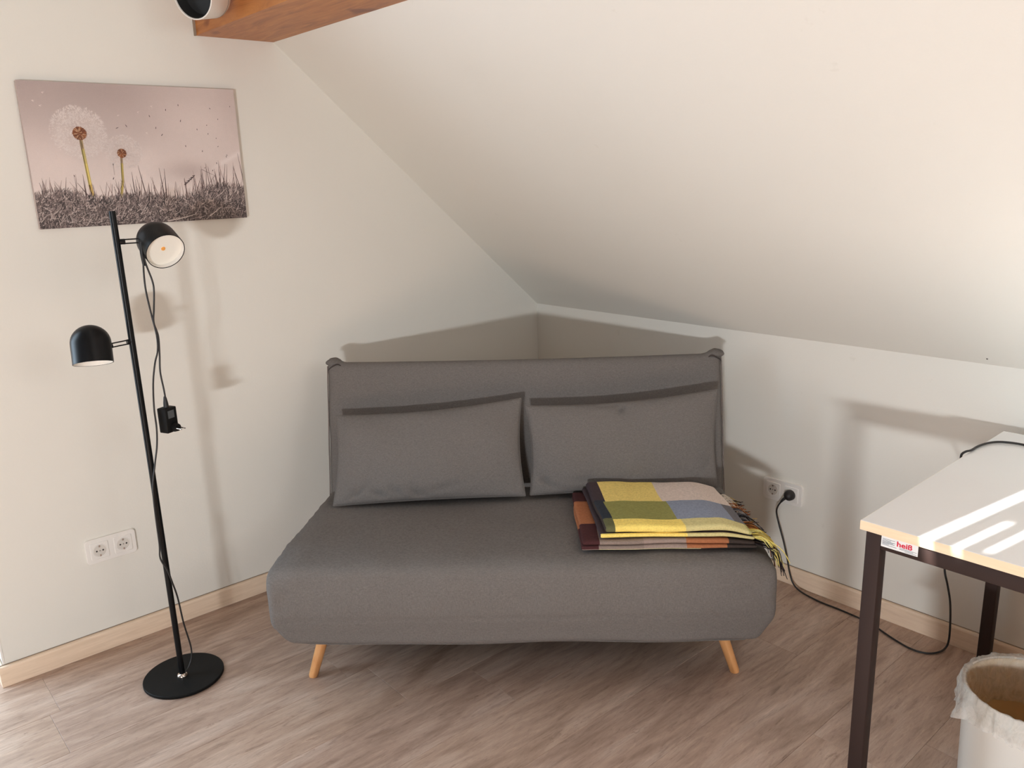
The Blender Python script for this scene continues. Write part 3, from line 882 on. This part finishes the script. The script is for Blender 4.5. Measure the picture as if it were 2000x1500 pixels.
# drifting dark seeds
for (x, z) in [(.2473, .2815), (.2746, .2875), (.3458, .3168), (.3602, .2829), (.3758, .2624), (.3965, .3362), (.4379, .3046), (.4448, .2292), (.4869, .2798), (.4957, .2137), (.5193, .2931), (.5203, .2667), (.5355, .3439), (.5452, .2534), (.5576, .312), (.5482, .2279), (.5375, .1762), (.5746, .2008), (.572, .196), (.602, .3518), (.4979, .1623), (.5216, .1536), (.4365, .351), (.1109, .1463), (.2219, .1766), (.217, .1362)]:
    a = rn.uniform(.3, 2.2); L = rn.uniform(.0045, .0075) * (1 if x < .45 else .7)
    if x < .28 and z > .2: L *= 1.3
    stroke(x - L * .5 * math.cos(a), z - L * .5 * math.sin(a), x, z, .0003, .0012, srgb(62, 50, 50), 0, 1)
    stroke(x, z, x + L * .7 * math.cos(a), z + L * .7 * math.sin(a), .0012, .0002, srgb(62, 50, 50), 0, 1)
    if x in (.1109, .2219): stroke(x, z, x, z - .03, .0003, .0003, srgb(110, 92, 92), 0, 1)
# grass: back blades, then the dark tangled mass, then light blades
def ghe(x): return .076 + .012 * math.sin(x * 11 + 1) + .010 * math.sin(x * 27) + .010 * x / PW
for k in range(430):
    x = rn.uniform(0, PW); base = ghe(x) - .03; hgt = ghe(x) + rn.random() ** 3 * (.055 + .035 * x / PW)
    lean = rn.gauss(0, .014); g = rn.uniform(.7, 1.15)
    stroke(x, base, x + lean, hgt, .0016, .0002, pcol(rn.choice([srgb(120, 98, 96), srgb(98, 80, 78), srgb(140, 118, 114)]), g), rn.gauss(0, .006), 3)
for (x, z, ln) in [(.2923, .1736, .012), (.4845, .1584, -.001), (.6118, .2069, .012), (.5651, .1738, -.018), (.590, .165, .02), (.355, .165, .004), (.372, .162, -.006), (.118, .128, .028), (.134, .150, 0), (.27, .155, .003), (.46, .140, .0), (.545, .150, -.012), (.02, .13, .006)]:
    stroke(x + ln * 1.2, .07, x, z, .0018, .0003, srgb(84, 66, 66), rn.gauss(0, .003), 4)
stroke(.486, .158, .526, .138, .0006, .0003, srgb(96, 78, 78)); stroke(.526, .138, .49, .095, .0006, .0003, srgb(96, 78, 78))
for k in range(22):
    t_ = k / 21; stroke(.425 + .032 * t_, .112 + .026 * t_ + .004 * math.sin(k * 2.4), .431 + .032 * t_, .115 + .026 * t_, .0011, .0004, srgb(78, 62, 62), 0, 1)
for k in range(60):
    x = k / 59 * PW
    poly([(x - .008, 0), (x + .008, 0), (x + .008, ghe(x) - .022), (x - .008, ghe(x) - .020)], srgb(100, 88, 86))
for k in range(5200):
    x = rn.uniform(-.01, PW + .01); z = rn.random() * (ghe(x) + .002); f = z / .09
    L = rn.uniform(.010, .030); a = rn.gauss(1.15, .65) if rn.random() < .8 else rn.uniform(-.4, 3.4)
    g = rn.random()
    c = srgb(62, 54, 54) if g < .30 else srgb(104, 92, 90) if g < .60 else srgb(146, 130, 126) if g < .86 else srgb(190, 175, 169)
    stroke(x, z - .004, x + L * math.cos(a), min(z + L * math.sin(a), ghe(x) + .016), .0013, .0003, pcol(c, .8 + .3 * f), rn.gauss(0, .005), 2)
for k in range(120):
    x = rn.uniform(0, PW); z = rn.uniform(.004, .055); a = rn.gauss(.5, .5); L = rn.uniform(.008, .024)
    stroke(x, z, x + L * math.cos(a), z + L * math.sin(a), .0006, .0002, srgb(206, 192, 186), rn.gauss(0, .003), 2)
stroke(.495, .012, .535, .034, .0018, .0008, srgb(206, 194, 188), .004); stroke(.36, .004, .45, .012, .0022, .0008, srgb(200, 188, 182), .008)
stroke(.125, .004, .145, .030, .0012, .0004, srgb(190, 176, 170))
print_o = mesh('printed_image', PV, PF, M['print'], pic, cols=PC)

# ------------------------------------------------------------------ power outlets
def rounded_rect(bm, w, h_, r, y0, y1, seg=6, bev=.0015):
    pts = []
    for cx, cz, a0 in ((w / 2 - r, h_ / 2 - r, 0), (-w / 2 + r, h_ / 2 - r, 90), (-w / 2 + r, -h_ / 2 + r, 180), (w / 2 - r, -h_ / 2 + r, 270)):
        for i in range(seg + 1):
            a = math.radians(a0 + 90 * i / seg); pts.append((cx + r * math.cos(a), cz + r * math.sin(a)))
    n = len(pts); rings = [(1, y0, 0), (1, y1 + bev, 0), (1, y1, bev)]
    vs = []
    for _, y_, ins in rings:
        vs.append([bm.verts.new((x * (1 - 2 * ins / w), y_, z * (1 - 2 * ins / h_))) for x, z in pts])
    for a, b in zip(vs[:-1], vs[1:]):
        for i in range(n): bm.faces.new((a[i], a[(i + 1) % n], b[(i + 1) % n], b[i]))
    bm.faces.new(vs[0]); bm.faces.new(list(reversed(vs[-1])))
def rr(name, w, h_, r, y0, y1, mat, parent, loc=(0, 0, 0)):
    bm = bmesh.new(); rounded_rect(bm, w, h_, r, y0, y1)
    o = bm_obj(name, bm, mat, parent, True, 35); o.location = loc; return o
def outlet(loc, rz, label):
    root = empty('double_outlet', loc, rz, label=label, cat='outlet')
    rr('cover_plate', .152, .081, .011, 0, -.009, M['plastic'], root)
    for s_ in (-1, 1):
        rr('shadow_gap', .0565, .0565, .004, -.0088, -.0094, M['plate_edge'], root, (s_ * .0355, 0, 0))
        so = rr('socket_insert', .0550, .0550, .004, -.0088, -.0112, M['plastic'], root, (s_ * .0355, 0, 0))
        lathe('recess', [(0, .0004), (.0190, .0004), (.0198, .0002), (.0204, .0010), (.0212, .0012), (.0216, .0004)], M['plastic'], so, 36, (0, -.0111, 0), (0, -1, 0))
        lathe('recess_floor', [(0, .0008), (.0188, .0008), (.0190, .0003)], M['plastic_in'], so, 36, (0, -.0112, 0), (0, -1, 0))
        for sx in (-1, 1):
            lathe('pin_hole', [(0, .0014), (.0026, .0014), (.0028, .0006)], M['hole'], so, 14, (sx * .0095, -.0112, .0), (0, -1, 0))
        for sz in (-1, 1):
            box('earth_clip', (-.0022, -.0135, sz * .0155 - .003), (.0022, -.0118, sz * .0155 + .003), M['chrome'], so)
        lathe('screw', [(0, .0016), (.0022, .0016), (.0024, .0006)], M['plate_edge'], so, 12, (0, -.0112, 0), (0, -1, 0))
    return root
outlet((-1.901, 0, .3427), 0, 'white double power outlet left of the floor lamp pole, both sockets empty')
ro = outlet((0, -1.269, .3403), math.radians(-90), 'white double power outlet beside the sofa with a black plug in one socket')

# cord and plug at the knee wall
cordr = empty('power_cord', (0, -1.3045, .3403), label='black cord with round plug running from the outlet along the floor up to the table', cat='cord')
def CL(p_): return Vector(p_) - Vector((0, -1.3045, .3403))
lathe('plug', [(0, 0), (.0185, 0), (.0190, .004), (.0175, .016), (.012, .024), (.006, .028), (0, .029)], M['cable'], cordr, 28, CL((-.0135, -1.3045, .3403)), (-1, 0, 0))
tube('plug_neck', [CL((-.030, -1.303, .338)), CL((-.037, -1.292, .327)), CL((-.038, -1.284, .316))], lambda t_: .006 - .002 * t_, M['cable'], cordr, 10, 4)
tube('cord', [CL(q) for q in [(-.037, -1.288, .322), (-.036, -1.272, .296), (-.034, -1.266, .268), (-.036, -1.280, .225), (-.036, -1.300, .170), (-.036, -1.318, .110), (-.036, -1.330, .060), (-.040, -1.350, .022), (-.046, -1.385, .006), (-.060, -1.461, .0042), (-.062, -1.546, .0042), (-.075, -1.648, .0042), (-.110, -1.735, .0042), (-.128, -1.800, .0042), (-.118, -1.845, .0042), (-.085, -1.868, .0045),
      (-.058, -1.876, .012), (-.052, -1.880, .040), (-.052, -1.878, .10), (-.054, -1.872, .165), (-.054, -1.860, .215), (-.056, -1.847, .27), (-.060, -1.850, .36), (-.085, -1.885, .50), (-.17, -1.925, .60), (-.26, -1.945, .650), (-.305, -1.949, .685), (-.318, -1.9495, .708), (-.317, -1.950, .7225), (-.308, -1.956, .7295), (-.285, -1.961, .7289), (-.235, -1.962, .7288), (-.185, -1.974, .7288), (-.158, -2.000, .7288), (-.150, -2.050, .7288), (-.170, -2.16, .7288), (-.22, -2.30, .7288)]], .0030, M['cable'], cordr, 8, 6)

# ------------------------------------------------------------------ table
TZ = .725; TX0, TX1, TY0, TY1 = -.897, -.045, -3.36, -1.965
tr_ = math.radians(.5)
table = empty('table', (TX0, TY1, 0), tr_, label='white-topped table with brown square steel legs standing against the knee wall', cat='table')
def TL_(x, y_, z): return (x - TX0, y_ - TY1, z)
bm = bmesh.new(); box_bm(bm, TL_(TX0, TY0, TZ - .021), TL_(TX1, TY1, TZ - .0008))
bm_obj('tabletop_edge', bm, M['edge'], table)
box('tabletop', TL_(TX0 + .0006, TY0 + .0006, TZ - .0011), TL_(TX1 - .0006, TY1 - .0006, TZ), M['tabletop'], table, .0005, 1)
LW = .0325
def leg(x, y_): return box('leg', TL_(x, y_ - LW, .0005), TL_(x + LW, y_, TZ - .0215), M['steel_brown'], table, .0025, 2)
for x in (TX0 + .004, TX1 - LW - .008):
    for y_ in (TY1 - .012, TY0 + LW + .012): leg(x, y_)
ax0 = TX0 + .004
AH = .034
def apron(lo, hi): return box('apron', lo, hi, M['steel_brown'], table, .002, 2)
apron(TL_(ax0 + .0005, TY0 + LW + .012, TZ - .0215 - AH), TL_(ax0 + LW - .004, TY1 - .012 - LW, TZ - .0215))
apron(TL_(TX1 - LW - .004, TY0 + LW + .012, TZ - .0215 - AH), TL_(TX1 - .0085, TY1 - .012 - LW, TZ - .0215))
for y_ in (TY1 - .0125, TY0 + LW + .0115):
    apron(TL_(ax0 + LW, y_ - LW + .004, TZ - .0215 - AH), TL_(TX1 - LW - .008, y_ - .0005, TZ - .0215))
# maker's sticker with red lettering
st = box('sticker', (ax0 + .0005 - .0006 - TX0, -.121, .6785), (ax0 + .0004 - TX0, -.0455, .7025), M['paper'], table)
sx = ax0 - .0002 - TX0
def text(body, size, loc, mat, parent, bold=0.0, sx_=1.0):
    cu = bpy.data.curves.new('lettering', 'FONT'); cu.body = body; cu.size = size; cu.extrude = .00006; cu.offset = bold
    cu.resolution_u = 3
    ob = bpy.data.objects.new('lettering', cu); COL.objects.link(ob)
    dg = bpy.context.evaluated_depsgraph_get(); me = bpy.data.meshes.new_from_object(ob.evaluated_get(dg))
    bpy.data.objects.remove(ob); me.materials.clear(); me.materials.append(mat)
    o2 = link(bpy.data.objects.new('lettering', me), parent); o2.location = loc
    # text x -> -Y world, text y -> Z, facing -X
    o2.rotation_euler = Matrix(((0, 0, -1), (-1, 0, 0), (0, 1, 0))).to_euler(); o2.scale = (sx_, 1, 1)
    return o2
text('heiß', .0155, (sx - .0002, -.0775, .6885), M['ink_red'], st, .00045, 1.22)
for i, (a, b, z, c) in enumerate([(.048, .074, .6972, 'ink_grey'), (.048, .066, .6945, 'ink_grey'), (.048, .075, .6922, 'ink_grey'), (.048, .070, .6902, 'ink_grey'), (.048, .074, .6882, 'ink_grey'), (.048, .062, .6862, 'ink_grey'), (.048, .078, .6838, 'ink_grey'), (.084, .119, .6858, 'ink_grey'), (.084, .112, .6835, 'ink_grey'), (.095, .119, .6812, 'ink_grey')]):
    box('print_line', (sx - .0004, -b, z - .00035), (sx - .0001, -a, z + .00035), M[c], st)

# ------------------------------------------------------------------ waste bin with liner
BC = (-.580, -2.245); BR, BHt = .138, .295
bn_ = empty('waste_bin', (BC[0], BC[1], 0), label='white round waste bin with crumpled clear liner under the table', cat='bin')
lathe('bin_shell', [(0, .0005), (BR - .012, .0005), (BR - .008, .004), (BR, BHt - .01), (BR + .002, BHt - .002), (BR, BHt), (BR - .003, BHt - .002)], M['bin'], bn_, 72)
lathe('bin_inner', [(BR - .0035, BHt - .003), (BR - .012, .012), (0, .010)], M['bin_in'], bn_, 72)
# liner: folded over the rim outside, hanging inside
seg = 180; rows = []
rn = random.Random(4)
def ang_n(a, s_, o): return noise.noise(Vector((math.cos(a) * s_, math.sin(a) * s_, o)))
prof = [('o', .0), ('o', .25), ('o', .5), ('o', .75), ('o', 1), ('r', 0), ('i', .15), ('i', .4), ('i', .7), ('i', 1)]
V_ = []; F_ = []
nro = 26
for q in range(nro):
    for k in range(seg):
        a = 2 * math.pi * k / seg
        drop = .062 + .016 * ang_n(a, 2.2, 3) + .008 * ang_n(a, 9, 5)
        tip = math.exp(-((a - math.radians(138)) / .07) ** 2)
        if q <= 12:
            t_ = q / 12   # 0 hem .. 1 rim
            z = BHt + .005 - drop * (1 - t_) ** 1.0
            r = BR + .006 + .010 * (1 - t_) + (.012 * ang_n(a, 9, t_ * 1.4) + .008 * ang_n(a, 26, t_ * 2.5 + 7)) * (1 - t_ * .55)
            r += .030 * tip * (1 - t_) ** 1.5
            r = max(r, BR + .003)
        else:
            t_ = (q - 12) / (nro - 1 - 12)
            z = BHt + .006 * (1 - t_) - .11 * t_
            r = BR - .003 - .010 * t_ + (.008 * ang_n(a, 7, t_ * 2 + 20) - .004) * min(1, t_ * 3)
            r = min(r, BR - .005)
        V_.append(Vector((r * math.cos(a), r * math.sin(a), z + .002 * ang_n(a, 12, 40))))
for q in range(nro - 1):
    for k in range(seg):
        F_.append((q * seg + k, q * seg + (k + 1) % seg, (q + 1) * seg + (k + 1) % seg, (q + 1) * seg + k))
mesh('liner', V_, F_, M['liner'], bn_, True)

# ------------------------------------------------------------------ ceiling spotlight at the beam
sl = empty('spotlight', (BX0 - .001, -.26, 2.02), label='white cylindrical ceiling spotlight with dark opening beside the wooden beam', cat='spotlight')
ax = Vector((-.86, -.42, -.20)).normalized()
oc = Vector((-1.545, -.30, 1.972)) - Vector((BX0 - .001, -.26, 2.02))
R_ = .066
lathe('housing', [(R_ - .004, -.004), (R_ - .003, 0), (R_, -.001), (R_, -.075), (R_ - .006, -.088), (R_ - .022, -.094), (0, -.095)], M['white_spot'], sl, 56, oc, ax, True, 35)
lathe('dark_opening', [(R_ - .004, -.004), (R_ - .012, -.035), (0, -.040)], M['hole'], sl, 48, oc, ax)
lathe('seam_ring', [(R_ + .0004, -.070), (R_ + .0006, -.0715), (R_ + .0004, -.073)], M['plate_edge'], sl, 56, oc, ax)
tube('bracket', [oc - ax * .085, (-.006, -.01, .03), (0, 0, .03)], .010, M['white_spot'], sl, 12, 4)

# small marks on the walls
tag(lathe('wall_screw', [(0, .0012), (.0022, .0010), (.0026, 0)], M['gasket'], None, 12, (-.0245, -1.888, H + S * .0245 - .0005), Vector((-S, 0, -1))), label='tiny dark screw head in the slope above the table', cat='screw')
